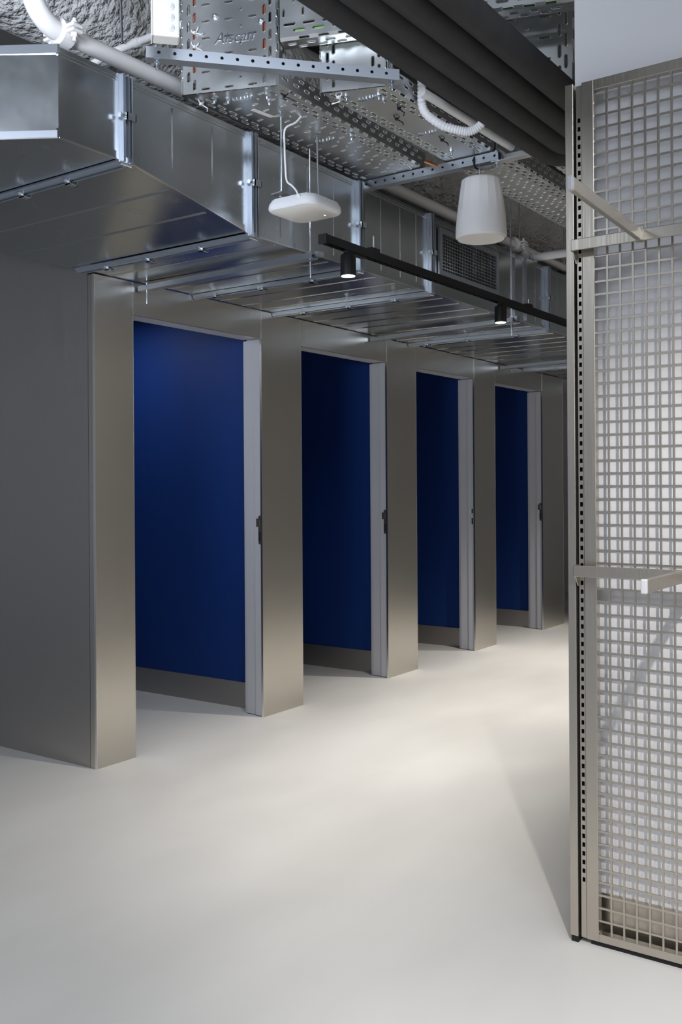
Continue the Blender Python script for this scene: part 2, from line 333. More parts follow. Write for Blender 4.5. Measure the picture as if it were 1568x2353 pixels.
for q in (0.33, 0.68):
    x = x0 + q * (x1 - x0); b.extrude([(-0.006, 0.001), (0, -0.0025), (0.006, 0.001)], lambda a, bb, tt: (x + a, YF + bb, tt), (ZB0 + 0.03, ZT - 0.03))
link_mesh('stiffening_rib', b, M['galvanised_duct'], t)
flange(t, XJ[1], ZB, 0.03, bottom=(0.25, 0.55, 0.80), side=(0.5,))
# straight sections
lab = ['galvanised duct section behind the white square access point', 'galvanised duct section between the access point and the grille', 'galvanised duct section carrying the wire grille', 'farthest galvanised duct section, cut off by the steel post', 'galvanised duct section beyond the steel post']
rb = [(3.05, 3.23, 3.42), (3.80, 3.97, 4.12), (4.44, 4.62, 4.80, 4.98, 5.238, 5.402, 5.55), (5.90, 6.1, 6.3, 6.5, 6.7, 6.9), (7.9, 8.2, 8.5, 8.9)]
for i in range(5):
    x0, x1 = XJ[i + 1] + 0.031, XJ[i + 2] - 0.031
    t = thing('duct_section', ((x0 + x1) / 2, -0.5, ZB), lab[i], 'duct', 'galvanised duct sections')
    link_mesh('body', MB().box(x0, x1, YF, YB, ZB, ZT), M['galvanised_duct'], t)
    seams(t, x0, x1, ZB, ZB)
    b = MB()
    for x in rb[i]: ridge(b, x, ZB, front=(i != 2 or x > 5.2))
    link_mesh('stiffening_rib', b, M['galvanised_duct'], t)
    if i == 2:
        for x in (5.238, 5.402):
            link_mesh('standing_seam', MB().box(x - 0.006, x + 0.006, YF - 0.014, YF, ZB + 0.01, ZT), M['galvanised_duct'], t)
    flange(t, XJ[i + 2], ZB, YB, bottom=[(0.25, 0.55, 0.85), (0.20, 0.48, 0.78), (0.2, 0.55, 0.85), (0.3, 0.7), (0.5,)][i], side=(0.5,))
# grille on the duct side
gx0, gx1, gz0, gz1 = 4.33, 5.01, 2.345, 2.59
t = thing('vent_grille', ((gx0 + gx1) / 2, YF, gz0), 'rectangular wire grille in a metal frame on the duct side', 'grille')
fr = 0.028
b = MB(); y0, y1 = YF - 0.018, YF - 0.0042
b.box(gx0, gx1, y0, y1, gz0, gz0 + fr); b.box(gx0, gx1, y0, y1, gz1 - fr, gz1); b.box(gx0, gx0 + fr, y0, y1, gz0 + fr, gz1 - fr); b.box(gx1 - fr, gx1, y0, y1, gz0 + fr, gz1 - fr)
link_mesh('frame', b, M['galvanised_profile'], t)
link_mesh('backing', MB().box(gx0 + fr, gx1 - fr, YF - 0.006, YF - 0.0041, gz0 + fr, gz1 - fr), M['black_metal'], t)
b = MB(); nx, nz = 34, 11
for k in range(1, nx): x = gx0 + fr + (gx1 - gx0 - 2 * fr) * k / nx; b.box(x - 0.0017, x + 0.0017, YF - 0.014, YF - 0.010, gz0 + fr, gz1 - fr)
for k in range(1, nz): z = gz0 + fr + (gz1 - gz0 - 2 * fr) * k / nz; b.box(gx0 + fr, gx1 - fr, YF - 0.011, YF - 0.007, z - 0.0017, z + 0.0017)
link_mesh('wire_grid', b, M['galvanised_duct'], t)
for x in (gx0 + 0.12, gx0 + 0.34, gx0 + 0.56): link_mesh('screw', MB().tube([(x, y0 - 0.002, gz1 - 0.013), (x, y0, gz1 - 0.013)], 0.005, 8), M['zinc_bolt'], t)

# ------------------------------------------------------------------ strut hangers under the duct
def nut(mb, p, r=0.009, h=0.008): return mb.tube([Vector(p) - Vector((0, 0, h / 2)), Vector(p) + Vector((0, 0, h / 2))], r, 6)
def nuts(parent, *ps):
    for p in ps:
        b = MB(); nut(b, *p); link_mesh('nut', b, M['zinc_bolt'], parent)
def rod(name, p, q, parent, r=0.0042):
    b = MB(); p, q = Vector(p), Vector(q); n = max(2, int((q - p).length / 0.006)); pts = [p + (q - p) * k / n for k in range(n + 1)]
    b.tube(pts, [r if k % 2 else r * 0.86 for k in range(n + 1)], 8); return link_mesh(name, b, M['zinc_bolt'], parent, smooth=True, sharp=60)
hl = ['galvanised strut hanger under the duct, nearest one with long threaded rod', 'galvanised strut hanger under the duct near the second lit spotlight', 'farthest galvanised strut hanger under the duct, just in front of the post']
for i, (xa, xb) in enumerate(((3.185, 3.235), (5.10, 5.245), (7.02, 7.15))):
    t = thing('strut_hanger', (xa, YF - 0.05, 2.21), hl[i], 'hanger', 'strut hangers under the duct')
    p, q = Vector((xa, -1.075, 2.217)), Vector((xb, -0.012, 2.217)); d = (q - p).normalized(); sd = d.cross(Vector((0, 0, 1)))
    b = MB()
    for off, wd, zz, hh in ((0, 0.042, 2.2065, 0.003), (-0.0195, 0.003, 2.2185, 0.021), (0.0195, 0.003, 2.2185, 0.021), (-0.014, 0.010, 2.2275, 0.003), (0.014, 0.010, 2.2275, 0.003)):
        b.bar(p + sd * off + Vector((0, 0, zz - 2.217)), q + sd * off + Vector((0, 0, zz - 2.217)), wd, hh)
    link_mesh('channel', b, M['galvanised_profile'], t)
    rp = p + d * 0.022
    rod('threaded_rod', (rp.x, rp.y, 2.13), (rp.x, rp.y, 2.66 if i == 0 else 2.9), t)
    nuts(t, ((rp.x, rp.y, 2.199),), ((rp.x, rp.y, 2.236),))
    if i == 0:
        rq = q - d * 0.04; rod('threaded_rod', (rq.x, rq.y, 2.145), (rq.x, rq.y, 2.245), t)
    b = MB().bar(p - d * 0.0 + Vector((0.05, 0.0, 0.012)), p + Vector((0.012, 0.0, 0.012)), 0.02, 0.02); link_mesh('end_clip', b, M['galvanised_profile'], t)

# ------------------------------------------------------------------ sprinkler pipe
t = thing('sprinkler_pipe', (3.0, -0.87, 2.72), 'long white painted sprinkler pipe running above the duct', 'pipe')
YP, ZP, RP = -0.87, 2.765, 0.029
link_mesh('pipe', MB().tube([(2.09, YP, ZP), (5.55, YP, ZP)], RP, 20), M['pipe_paint'], t, smooth=True)
link_mesh('pipe', MB().tube([(5.60, YP, ZP), (10.0, YP, ZP)], RP * 0.82, 20), M['pipe_paint'], t, smooth=True)
el = arc((2.07, YP, ZP + 0.11), 0.11, -PI / 2, -PI, (1, 0, 0), (0, 0, 1), 10)
link_mesh('elbow', MB().tube(el + [(1.96, YP, 3.4)], 0.034, 20), M['pipe_paint'], t, smooth=True)
def coupling(parent, x):
    b = MB(); b.tube([(x - 0.03, YP, ZP), (x - 0.022, YP, ZP), (x + 0.022, YP, ZP), (x + 0.03, YP, ZP)], [0.036, 0.044, 0.044, 0.036], 20)
    c = link_mesh('coupling', b, M['pipe_paint'], parent, smooth=True)
    for sy in (-1, 1):
        b = MB(); y = YP + sy * 0.056
        b.box(x - 0.022, x + 0.022, y - 0.02, y + 0.02, ZP + 0.003, ZP + 0.014); b.box(x - 0.022, x + 0.022, y - 0.02, y + 0.02, ZP - 0.014, ZP - 0.003)
        link_mesh('lug', b, M['pipe_paint'], c, bevel=0.004)
        b = MB(); b.tube([(x, y, ZP - 0.04), (x, y, ZP + 0.035)], 0.006, 8); b.tube([(x, y, ZP - 0.026), (x, y, ZP - 0.014)], 0.011, 6); b.tube([(x, y, ZP + 0.014), (x, y, ZP + 0.024)], 0.011, 8)
        link_mesh('bolt', b, M['pipe_paint'], c)
coupling(t, 2.085)
coupling(t, 5.56)
# tee outlet and branch
b = MB(); b.tube([(5.68, YP, ZP + 0.02), (5.68, YP - 0.005, ZP - 0.03)], 0.034, 16); link_mesh('tee_outlet', b, M['pipe_paint'], t, smooth=True)
t = thing('branch_pipe', (5.68, -1.2, 2.68), 'short white branch pipe crossing from the sprinkler pipe to the steel post', 'pipe')
el = [Vector((5.68, YP - 0.003, ZP - 0.018))] + arc((5.68, YP - 0.05, ZP - 0.022), 0.045, 0, -PI / 2, (0, 1, 0), (0, 0, 1), 8)
link_mesh('elbow', MB().tube(el, 0.031, 16), M['pipe_paint'], t, smooth=True)
zb_ = ZP - 0.067
link_mesh('pipe', MB().tube([(5.68, YP - 0.055, zb_), (5.68, -2.2, zb_)], 0.025, 16), M['pipe_paint'], t, smooth=True)
link_mesh('collar', MB().tube([(5.68, YP - 0.075, zb_), (5.68, YP - 0.085, zb_)], 0.033, 16), M['pipe_paint'], t, smooth=True)

# ------------------------------------------------------------------ sprayed round duct and small ceiling pipes
b = MB(); n = 60; rr = random.Random(2)
b.tube([(0.6 + k * 7.2 / n, -0.22, 3.36) for k in range(n + 1)], [0.27 + rr.uniform(-0.004, 0.004) for k in range(n + 1)], 40)
one('lagged_duct', b, M['sprayed_lagging'], 'large round duct with lumpy sprayed lagging above the white sprinkler pipe', 'duct', smooth=True)
t = thing('ceiling_conduit', (2.75, -0.4, 3.0), 'thin white pipe crossing under the lagged round duct', 'pipe')
link_mesh('pipe', MB().tube([(2.70, -0.18, 3.01), (2.70, -0.42, 3.045), (2.70, -1.05, 3.05)], 0.015, 12), M['pipe_paint'], t, smooth=True)
link_mesh('pipe', MB().tube([(2.70, -0.10, 2.86), (2.70, -0.13, 3.02)], 0.015, 12), M['pipe_paint'], t, smooth=True)
link_mesh('collar', MB().tube([(2.70, -0.55, 3.046), (2.70, -0.58, 3.046)], 0.019, 12), M['pipe_paint'], t, smooth=True)
def lone_rod(p, q, label, r=0.005): 
    t = thing('threaded_rod', p, label, 'rod', 'ceiling threaded rods'); rod('shaft', p, q, t, r); b = MB(); nut(b, Vector(p) + Vector((0, 0, 0.006)), 0.010); link_mesh('nut', b, M['zinc_bolt'], t)
lone_rod((2.66, -0.52, 3.04), (2.66, -0.50, 3.745), 'steel rod slanting down beside the lagged round duct, ending at the thin white pipe')
for x, lb in ((5.62, 'thin drop rod holding the white pipe at its coupling'), (6.35, 'thin drop rod holding the white pipe nearest the steel post')):
    t = thing('pipe_hanger', (x, YP, ZP), lb, 'hanger', 'pipe drop rods')
    rod('threaded_rod', (x, YP, ZP + 0.03), (x, YP, 3.74), t, 0.004)
    link_mesh('clip', MB().tube([(x - 0.006, YP, ZP), (x + 0.006, YP, ZP)], 0.0275 if x > 6 else 0.0275, 16), M['galvanised_profile'], t, smooth=True)

# ------------------------------------------------------------------ perforated cable trays
ZTR = 2.68
def tray_bands(wd, L, pitch, grooves=True, off=0.0, plain=False):
    h = wd / 2; bands = []; n = int(L / pitch) + 3
    def row(o, ls, lt): return [(off + (k + o) * pitch, ls, lt) for k in range(-2, n)]
    sl, sw = pitch * 0.58, 0.0075
    c = 0.013; r = 0.062
    rails = [(-h - c - r, -h - c - r * 0.62, row(0.0, pitch * 0.42, 0.008)), (-h - c - r * 0.62, -h - c - r * 0.24, row(0.5, pitch * 0.42, 0.008)), (-h - c - r * 0.24, -h - c, [])]
    cham = [(-h - c, -h, row(0.25, pitch * 0.5, 0.0055))]
    e1, e2 = 0.018, 0.026
    low = [(-h, -h + 0.010, []), (-h + 0.010, -h + 0.032, row(0.0, sl, sw)), (-h + 0.032, -h + 0.054, row(0.5, sl, sw)), (-h + 0.054, -h + 0.064, [])]
    inner = -h + 0.064
    mid = []
    if inner < -0.02:
        if grooves:
            m = abs(inner) * 2 / 5
            mid = [(inner, inner + m, row(0.2, 0.0055, m * 0.62)), (inner + m, inner + 2 * m, row(0.7, 0.006, 0.006)), (inner + 2 * m, inner + 3 * m, row(0.2, 0.0055, m * 0.62)), (inner + 3 * m, inner + 4 * m, []), (inner + 4 * m, inner + 5 * m, row(0.2, 0.0055, m * 0.62))]
        else: mid = [(inner, -inner, [])]
    else:
        low = [(-h, -h + 0.01, []), (-h + 0.01, -h + 0.032, row(0.0, sl, sw)), (-h + 0.032, -h + 0.054, row(0.5, sl, sw)), (-h + 0.054, 0, [])]
    up = [(-b_, -a_, s_) for a_, b_, s_ in reversed(low)]
    return rails + cham + low + mid + up + [(-b_, -a_, s_) for a_, b_, s_ in reversed(cham)] + [(-b_, -a_, s_) for a_, b_, s_ in reversed(rails)]
def tray_segment(parent, o, u, v, n_, L, wd, pitch=0.066, m0=0.0, m1=0.0, name='tray_length', grooves=True):
    """o: start of the centre line; u: heading, v: across, n_: the side the plate bulges to (rails stand on the other side); m0 / m1: slope of mitred ends."""
    o, u, v, n_ = Vector(o), Vector(u).normalized(), Vector(v).normalized(), Vector(n_).normalized(); h = wd / 2; c = 0.013
    def fmap(s, t, n):
        sg = 1 if t > 0 else -1; a = abs(t)
        if a <= h: return o + u * s + v * t + n_ * n
        if a <= h + c + 1e-6:
            e = a - h; return o + u * s + v * sg * (h + e * 0.75 + n * 0.7) - n_ * (e * 0.66 - n * 0.7)
        e = a - h - c; return o + u * s + v * sg * (h + c * 0.75 + n) - n_ * (c * 0.66 + e)
    def cl(t): return max(-h - 0.01, min(h + 0.01, t))
    mb = MB(); perforated(mb, lambda t: cl(t) * m0, lambda t: L + cl(t) * m1, tray_bands(wd, L, pitch, grooves), fmap)
    return link_mesh(name, mb, M['galvanised_tray'], parent)
def flat(parent, o, ang, L, wd, z=ZTR, **k):
    return tray_segment(parent, (o[0], o[1], z), (math.cos(ang), math.sin(ang), 0), (-math.sin(ang), math.cos(ang), 0), (0, 0, -1), L, wd, **k)
def text_mesh(name, body, size, loc, xdir, ydir, parent, m, depth=0.0022):
    cu = bpy.data.curves.new(name, 'FONT'); cu.body = body; cu.size = size; cu.extrude = depth; cu.shear = 0.25; cu.align_x = 'CENTER'; cu.align_y = 'CENTER'; cu.offset = 0.0
    tmp = bpy.data.objects.new(name, cu); COL.objects.link(tmp); bpy.context.view_layer.update()
    me = bpy.data.meshes.new_from_object(tmp.evaluated_get(bpy.context.evaluated_depsgraph_get())); bpy.data.objects.remove(tmp)
    me.materials.clear(); me.materials.append(m)
    x, y = Vector(xdir).normalized(), Vector(ydir).normalized(); zz = x.cross(y); loc = Vector(loc) - parent_origin(parent)
    me.transform(Matrix(((x.x, y.x, zz.x, loc.x), (x.y, y.y, zz.y, loc.y), (x.z, y.z, zz.z, loc.z), (0, 0, 0, 1))))
    ob = bpy.data.objects.new(name, me); COL.objects.link(ob); ob.parent = parent; return ob
def bolt(mb, p, r=0.008):
    p = Vector(p); mb.tube([p + Vector((0, 0, -0.003)), p], r * 1.35, 12); mb.tube([p + Vector((0, 0, -0.011)), p + Vector((0, 0, -0.003))], r, 6); mb.tube([p + Vector((0, 0, -0.018)), p + Vector((0, 0, -0.011))], r * 0.5, 8)
WD = Vector((0.367, -0.93, 0)).normalized(); WN = Vector((-WD.y, WD.x, 0)) * -1.0     # risers stand along WD and face WN
WN = WN if WN.x < 0 else -WN
MS = 0.36
def stamp(c, r, up, n_, size, parent):
    return text_mesh('embossed_name', 'Aiscan', size, Vector(c) + Vector(n_) * 0.0013, r, up, parent, M['zinc_bolt'])  # brighter metal than the tray stands in for highlights on the raised letters
def bolts(parent, pts, n_=(0, 0, -1)):
    n_ = Vector(n_)
    for p in pts:
        p = Vector(p); mb = MB(); mb.tube([p + n_ * 0.003, p], 0.011, 12); mb.tube([p + n_ * 0.011, p + n_ * 0.003], 0.008, 6); mb.tube([p + n_ * 0.018, p + n_ * 0.011], 0.004, 8)
        link_mesh('bolt', mb, M['zinc_bolt'], parent)
# --- tray above the access point: horizontal run, riser and branch turning off the riser
W1 = 0.325
t = thing('cable_tray', (3.1, -1.14, ZTR), 'wide perforated cable tray nearest the duct, holding up the white access point', 'cable tray', 'perforated cable trays')
a1 = math.radians(1.8); c1 = Vector((2.594, -1.142))
flat(t, c1, a1, 1.14, W1, m0=-MS)
rb_ = Vector((c1.x, c1.y, ZTR + 0.002)) + WN * 0.004
tray_segment(t, rb_, (0, 0, 1), -WD, WN, 0.72, W1 + 0.022, name='tray_riser', pitch=0.06)
bz = ZTR + 0.152 + 0.175; bs = rb_ + WD * (W1 / 2 + 0.026) + Vector((0, 0, bz - ZTR - 0.002)) - WN * 0.001
tray_segment(t, bs, (WD.x, WD.y, 0.02), (0, 0, 1), WN, 1.0, 0.325, name='tray_branch', pitch=0.07)
def onr(s, z): return rb_ + WD * s + Vector((0, 0, z - ZTR))
bolts(t, [(c1.x + ax, c1.y + ay, ZTR) for ax, ay in ((0.10, -0.09), (0.02, 0.09), (0.15, -0.06), (0.05, 0.05), (0.62, -0.10))])
bolts(t, [onr(-0.05, 2.945), onr(0.12, 2.91), onr(0.10, 2.775)], WN)
stamp(onr(0.02, 2.864), WD, (0, 0, 1), WN, 0.056, t); stamp((c1.x + 0.08, c1.y + 0.01, ZTR), (0, -1, 0), (-1, 0, 0), (0, 0, -1), 0.04, t); stamp((c1.x + 0.60, c1.y + 0.02, ZTR), (0, -1, 0), (-1, 0, 0), (0, 0, -1), 0.04, t)
# --- second tray
W2 = 0.215
t = thing('cable_tray', (3.5, -1.51, ZTR), 'narrower perforated cable tray between the wide one and the black pipes', 'cable tray', 'perforated cable trays')
e1 = Vector((2.845, -1.503)); a2 = math.radians(-0.4)
flat(t, e1, a2, 0.87, W2, m0=-MS, grooves=False)
flat(t, e1 + Vector((0.875, -0.008)), math.radians(-0.3), 1.85, W2 + 0.03, z=ZTR + 0.003)
rb2 = Vector((e1.x, e1.y, ZTR + 0.002)) + WN * 0.004
tray_segment(t, rb2, (0, 0, 1), -WD, WN, 0.50, W2 + 0.014, name='tray_riser', grooves=False, pitch=0.06)
bolts(t, [(e1.x + ax, e1.y + ay, ZTR) for ax, ay in ((0.09, -0.05), (0.03, 0.05), (0.14, -0.04), (0.76, 0.02))])
for k in (0.09, 0.52, 1.05): stamp((e1.x + k, e1.y, ZTR), (0, -1, 0), (-1, 0, 0), (0, 0, -1), 0.035, t)
# --- third tray
t = thing('cable_tray', (4.4, -1.95, ZTR), 'perforated cable tray rising beside the white wall, its large slots showing above the black pipes', 'cable tray', 'perforated cable trays')
f1 = Vector((3.17, -1.955))
flat(t, f1, 0, 2.42, 0.40, m0=-MS, z=ZTR + 0.002)
rb3 = Vector((f1.x, f1.y, ZTR + 0.004)) + WN * 0.004
tray_segment(t, rb3, (-0.0, 0, 1), -WD, WN, 0.62, 0.43, name='tray_riser', pitch=0.075)
stamp((4.08, -1.90, ZTR + 0.002), (0, -1, 0), (-1, 0, 0), (0, 0, -1), 0.035, t)
# --- cables lying in the trays
def lay(name, ctl, r, m, label): one(name, MB().tube(ctl, r, 8), m, label, 'cable', smooth=True)
lay('cable', [onr(0.13, 3.35) - WN * 0.018, onr(0.13, 2.74) - WN * 0.018, (2.78, -1.262, ZTR + 0.014), (3.7, -1.245, ZTR + 0.014)], 0.0095, M['orange_cable'], 'orange cable lying along the outer edge of the wide tray')
lay('cable', [onr(-0.13, 3.35) - WN * 0.018, onr(-0.13, 2.74) - WN * 0.018, (2.68, -1.02, ZTR + 0.014), (3.7, -1.02, ZTR + 0.014)], 0.0095, M['orange_cable'], 'orange cable lying along the duct side of the wide tray')
lay('cable', [onr(0.10, 3.35) - WN * 0.022, onr(0.11, 2.80) - WN * 0.022, (2.80, -1.235, ZTR + 0.016), (3.7, -1.215, ZTR + 0.016)], 0.008, M['black_plastic'], 'black cable lying beside the orange one in the wide tray')
lay('cable', [(2.86, -1.41, ZTR + 0.014), (3.4, -1.415, ZTR + 0.014), (3.70, -1.43, ZTR + 0.014)], 0.0095, M['green_cable'], 'green cable lying along the duct side of the narrower tray')
lay('cable', [(2.97, -1.578, ZTR + 0.014), (3.4, -1.575, ZTR + 0.014), (3.70, -1.57, ZTR + 0.014)], 0.0095, M['green_cable'], 'green cable lying along the pipe side of the narrower tray')
bw_ = bs + Vector((0, 0, -0.135)) - WN * 0.02
lay('cable', [bw_ + WD * 0.05, bw_ + WD * 0.97], 0.0095, M['green_cable'], 'green cable inside the tray branch above the black pipes')
b = MB(); b.tube([(3.66, -1.32, ZTR + 0.004), (3.72, -1.36, ZTR - 0.012), (3.80, -1.40, ZTR + 0.006)], 0.006, 8)
one('copper_strap', b, M['copper'], 'bare copper bonding strap between the trays just above the near support rail', 'strap', smooth=True)
# --- cable ties
def tie(p, d, m, label, k=0):
    p, d = Vector(p), Vector(d); b = MB(); b.tube(arc(p + Vector((0, 0, 0.004)), 0.014, -PI, 0, d.normalized(), (0, 0, 1), 8), 0.0022, 6); b.box(p.x - 0.005, p.x + 0.005, p.y - 0.005, p.y + 0.005, p.z - 0.016, p.z - 0.007)
    q = p + d.normalized() * 0.012; b.tube([p + Vector((0, 0, -0.012)), q + Vector((0.01, -0.01, -0.022)), q + d.normalized() * 0.02 + Vector((0, 0, -0.028))], 0.0022, 6)
    one('cable_tie', b, m, label, 'cable tie', 'cable ties on the trays')
tie(onr(-0.125, 2.905) + WN * 0.008, (0.3, -0.9, 0.3), M['white_plastic'], 'white cable tie on the riser of the wide tray, upper one')
tie(onr(-0.125, 2.855) + WN * 0.008, (0.3, -0.9, -0.2), M['white_plastic'], 'white cable tie on the riser of the wide tray, lower one')
tie((2.60, -1.00, ZTR), (1, 0, 0), M['white_plastic'], 'white cable tie on the duct side edge of the wide tray')
tie((2.72, -1.29, ZTR), (1, -1, 0), M['black_plastic'], 'black cable tie on the outer edge of the wide tray')
tie((3.06, -1.56, ZTR), (1, 0, 0), M['black_plastic'], 'black cable tie under the narrower tray, near the flexible conduit')
tie((3.14, -1.50, ZTR), (1, -0.4, 0), M['black_plastic'], 'black cable tie under the middle of the narrower tray')
tie((3.44, -1.53, ZTR), (1, -0.4, 0), M['black_plastic'], 'black cable tie under the narrower tray close to the support rail')
tie((2.845, -1.44, ZTR), (0, 1, 0), M['white_plastic'], 'white cable tie at the foot of the narrower riser')
b = MB().bar((2.765, -1.105, ZTR - 0.0035), (2.865, -1.118, ZTR - 0.0035), 0.022, 0.001)
one('tape_strip', b, M['white_tape'], 'strip of white tape stuck under the wide tray', 'tape')

# --- perforated support rails
def support_rail(p, q, label, rods, drop=lambda s: 0.03):
    p, q = Vector(p), Vector(q); d = (q - p).normalized(); n_ = Vector((d.y, -d.x, 0)); L = (q - p).length
    if n_.dot(CAM - p) < 0: n_ = -n_
    t = thing('support_rail', (p + q) / 2, label, 'support rail', 'tray support rails')
    mb = MB(); hgt = 0.035
    perforated(mb, lambda s: 0, lambda s: L, [(0, 0.010, []), (0.010, 0.026, [(0.04 + k * 0.05, 0.0115, 0.0112) for k in range(int(L / 0.05))]), (0.026, hgt, [])], lambda s, tt, n: p + d * s + n_ * (0.02 + n) + Vector((0, 0, tt - hgt)), rim=0)
    mb.obox((p + q) / 2 + Vector((0, 0, -hgt)) , d * L / 2, n_ * 0.021, (0, 0, 0.0015))
    mb.obox((p + q) / 2 + Vector((0, 0, -0.0015)), d * L / 2, n_ * 0.0195, (0, 0, 0.0015))
    mb.obox((p + q) / 2 - n_ * 0.019 + Vector((0, 0, -hgt / 2)), d * L / 2, n_ * 0.001, (0, 0, hgt / 2))
    link_mesh('rail', mb, M['galvanised_profile'], t)
    for s in rods:
        r_ = p + d * s; rod('threaded_rod', r_ + Vector((0, 0, -hgt - drop(s))), (r_.x, r_.y, 3.74), t, 0.0045)
        nuts(t, *([(r_ + Vector((0, 0, -hgt - 0.008)),)] if drop(s) else []), (r_ + Vector((0, 0, 0.006)),))
    return t
support_rail((3.735, -0.893, ZTR - 0.005), (3.725, -1.650, ZTR - 0.005), 'perforated support rail under both trays, the speaker hanging from it', (0.012, 0.742), lambda s: 0 if s < 0.1 else 0.03)
support_rail((2.18, -1.155, ZTR - 0.004), (2.80, -1.715, ZTR - 0.004), 'perforated support rail crossing under the tray bends at the top', (0.035, 0.815))
b = MB(); b.obox((3.755, -1.70, ZTR - 0.025), (0.002, 0, 0), (0, 0.09, 0), (0, 0, 0.018)); b.obox((3.735, -1.70, ZTR - 0.042), (0.02, 0, 0), (0, 0.09, 0), (0, 0, 0.0015))
one('rail_extension', b, M['galvanised_tray'], 'short darker metal rail continuing from the speaker support rail under the black pipes', 'support rail')

# --- junction box
t = thing('junction_box', (2.115, -1.285, 2.64), 'white plastic junction box with round grommets beside the tray at the top left', 'junction box')
bd = MB().obox((2.124, -1.30, 2.74), (0.020, 0.022, 0), (0.030, -0.027, 0), (0, 0, 0.098)); link_mesh('body', bd, M['cream_plastic'], t, bevel=0.004)
ux = Vector((0.030, -0.027, 0)).normalized(); nx_ = Vector((-0.020, -0.022, 0)).normalized()
link_mesh('lid', MB().obox(Vector((2.124, -1.30, 2.74)) - ux * 0.042 , nx_ * 0.031, ux * 0.002, (0, 0, 0.1)), M['cream_plastic'], t, bevel=0.002)
for zz in (2.668, 2.700, 2.733, 2.778):
    c = Vector((2.124, -1.30, zz)) + nx_ * 0.030 + ux * 0.012; b = MB(); big = 1.5 if zz > 2.77 else 1.0
    b.tube([c, c + nx_ * 0.002, c + nx_ * 0.002, c + nx_ * 0.004, c + nx_ * 0.004, c + nx_ * 0.007], [0.0125 * big, 0.0125 * big, 0.009 * big, 0.009 * big, 0.006 * big, 0.005 * big], 20); link_mesh('grommet', b, M['white_plastic'], t)

# ------------------------------------------------------------------ black insulated pipes
pipes = [(-1.940, 2.562, 3.52), (-2.030, 2.560, 3.42), (-2.118, 2.562, 3.32), (-2.212, 2.566, 3.21)]
plb = ['black foam insulated pipe nearest the cable trays, lowest in the view', 'second black insulated pipe from the cable trays', 'third black insulated pipe from the cable trays', 'black insulated pipe beside the white wall, uppermost of the four']
for (y, z, xe), lb in zip(pipes, plb):
    b = MB(); el = arc((xe, y - 0.10, z), 0.10, PI / 2, 0, (1, 0, 0), (0, 1, 0), 10)
    b.tube([(-1.5, y, z), (0.5, y, z), (2, y, z), (3, y, z)] + el + [(xe + 0.10, y - 0.5, z)], 0.0435, 24)
    one('insulated_pipe', b, M['black_foam'], lb, 'pipe', 'black insulated pipes', smooth=True)
b = MB().tube([(3.02, -1.68, 2.69), (3.74, -1.695, 2.69)], 0.016, 14)
one('white_conduit', b, M['white_paint'], 'straight white conduit showing just above the lowest black pipe', 'conduit', smooth=True)
# white flexible conduit
ctl = [Vector(p) for p in [(3.06, -1.665, 2.86), (3.06, -1.66, 2.80), (3.072, -1.65, 2.728), (3.086, -1.65, 2.650), (3.12, -1.70, 2.598), (3.158, -1.75, 2.578), (3.186, -1.79, 2.574), (3.20, -1.83, 2.60), (3.20, -1.86, 2.66)]]
def crom(c, n):
    out = []
    for i in range(len(c) - 1):
        p0, p1, p2, p3 = c[max(i - 1, 0)], c[i], c[i + 1], c[min(i + 2, len(c) - 1)]
        for k in range(n):
            u = k / n; out.append(0.5 * ((2 * p1) + (p2 - p0) * u + (2 * p0 - 5 * p1 + 4 * p2 - p3) * u * u + (3 * p1 - p0 - 3 * p2 + p3) * u ** 3))
    return out + [c[-1]]
pts = crom(ctl, 24); b = MB(); b.tube(pts, [0.0165 if k % 4 < 2 else 0.0145 for k in range(len(pts))], 14)
one('flexible_conduit', b, M['white_plastic'], 'white corrugated flexible conduit looping down beside the black pipes', 'conduit', smooth=True)

# ------------------------------------------------------------------ access point hung from the tray
ac = Vector((2.94, -1.213, 2.312)); hs = 0.112
t = thing('access_point', ac, 'white rounded square wireless access point hanging on two threaded rods', 'access point')
def rsq(h, r, n=6):
    out = []
    for cx, cy, a0 in ((h - r, h - r, 0), (-h + r, h - r, PI / 2), (-h + r, -h + r, PI), (h - r, -h + r, 3 * PI / 2)):
        out += [(cx + r * math.cos(a0 + PI / 2 * k / n), cy + r * math.sin(a0 + PI / 2 * k / n)) for k in range(n + 1)]
    return out
def stack(levels, c, n=6):
    mb = MB(); rings = [[(c.x + x, c.y + y, c.z + z) for x, y in rsq(h, r, n)] for h, r, z in levels]; k = len(rings[0]); vs = [p for q in rings for p in q]; fs = []
    for i in range(len(rings) - 1):
        for j in range(k): j2 = (j + 1) % k; fs.append([i * k + j, i * k + j2, (i + 1) * k + j2, (i + 1) * k + j])
    fs += [list(range(k))[::-1], [(len(rings) - 1) * k + j for j in range(k)]]
    return mb.add(vs, fs)
link_mesh('casing', stack([(hs - 0.006, 0.045, 0.0), (hs - 0.001, 0.046, 0.006), (hs, 0.046, 0.012), (hs - 0.002, 0.046, 0.026), (hs - 0.010, 0.044, 0.042), (hs - 0.02, 0.04, 0.046)], ac), M['white_plastic'], t, smooth=True)
link_mesh('face', stack([(hs - 0.012, 0.042, -0.002), (hs - 0.007, 0.045, 0.002)], ac), M['cream_plastic'], t, smooth=True)['label'] = 'flat cream face'
link_mesh('status_lamp', MB().lathe([(0.002, -0.0032), (0.0035, -0.002)], ac + Vector((0.06, -0.05, 0)), 10), M['status_light'], t)
link_mesh('logo_disc', MB().tube([(ac.x - hs + 0.004, ac.y - 0.055, ac.z + 0.032), (ac.x - hs - 0.001, ac.y - 0.055, ac.z + 0.030)], 0.008, 16), M['white_plastic'], t)
b = MB(); r1, r2 = Vector((2.868, -1.157, 0)), Vector((3.06, -1.19, 0))
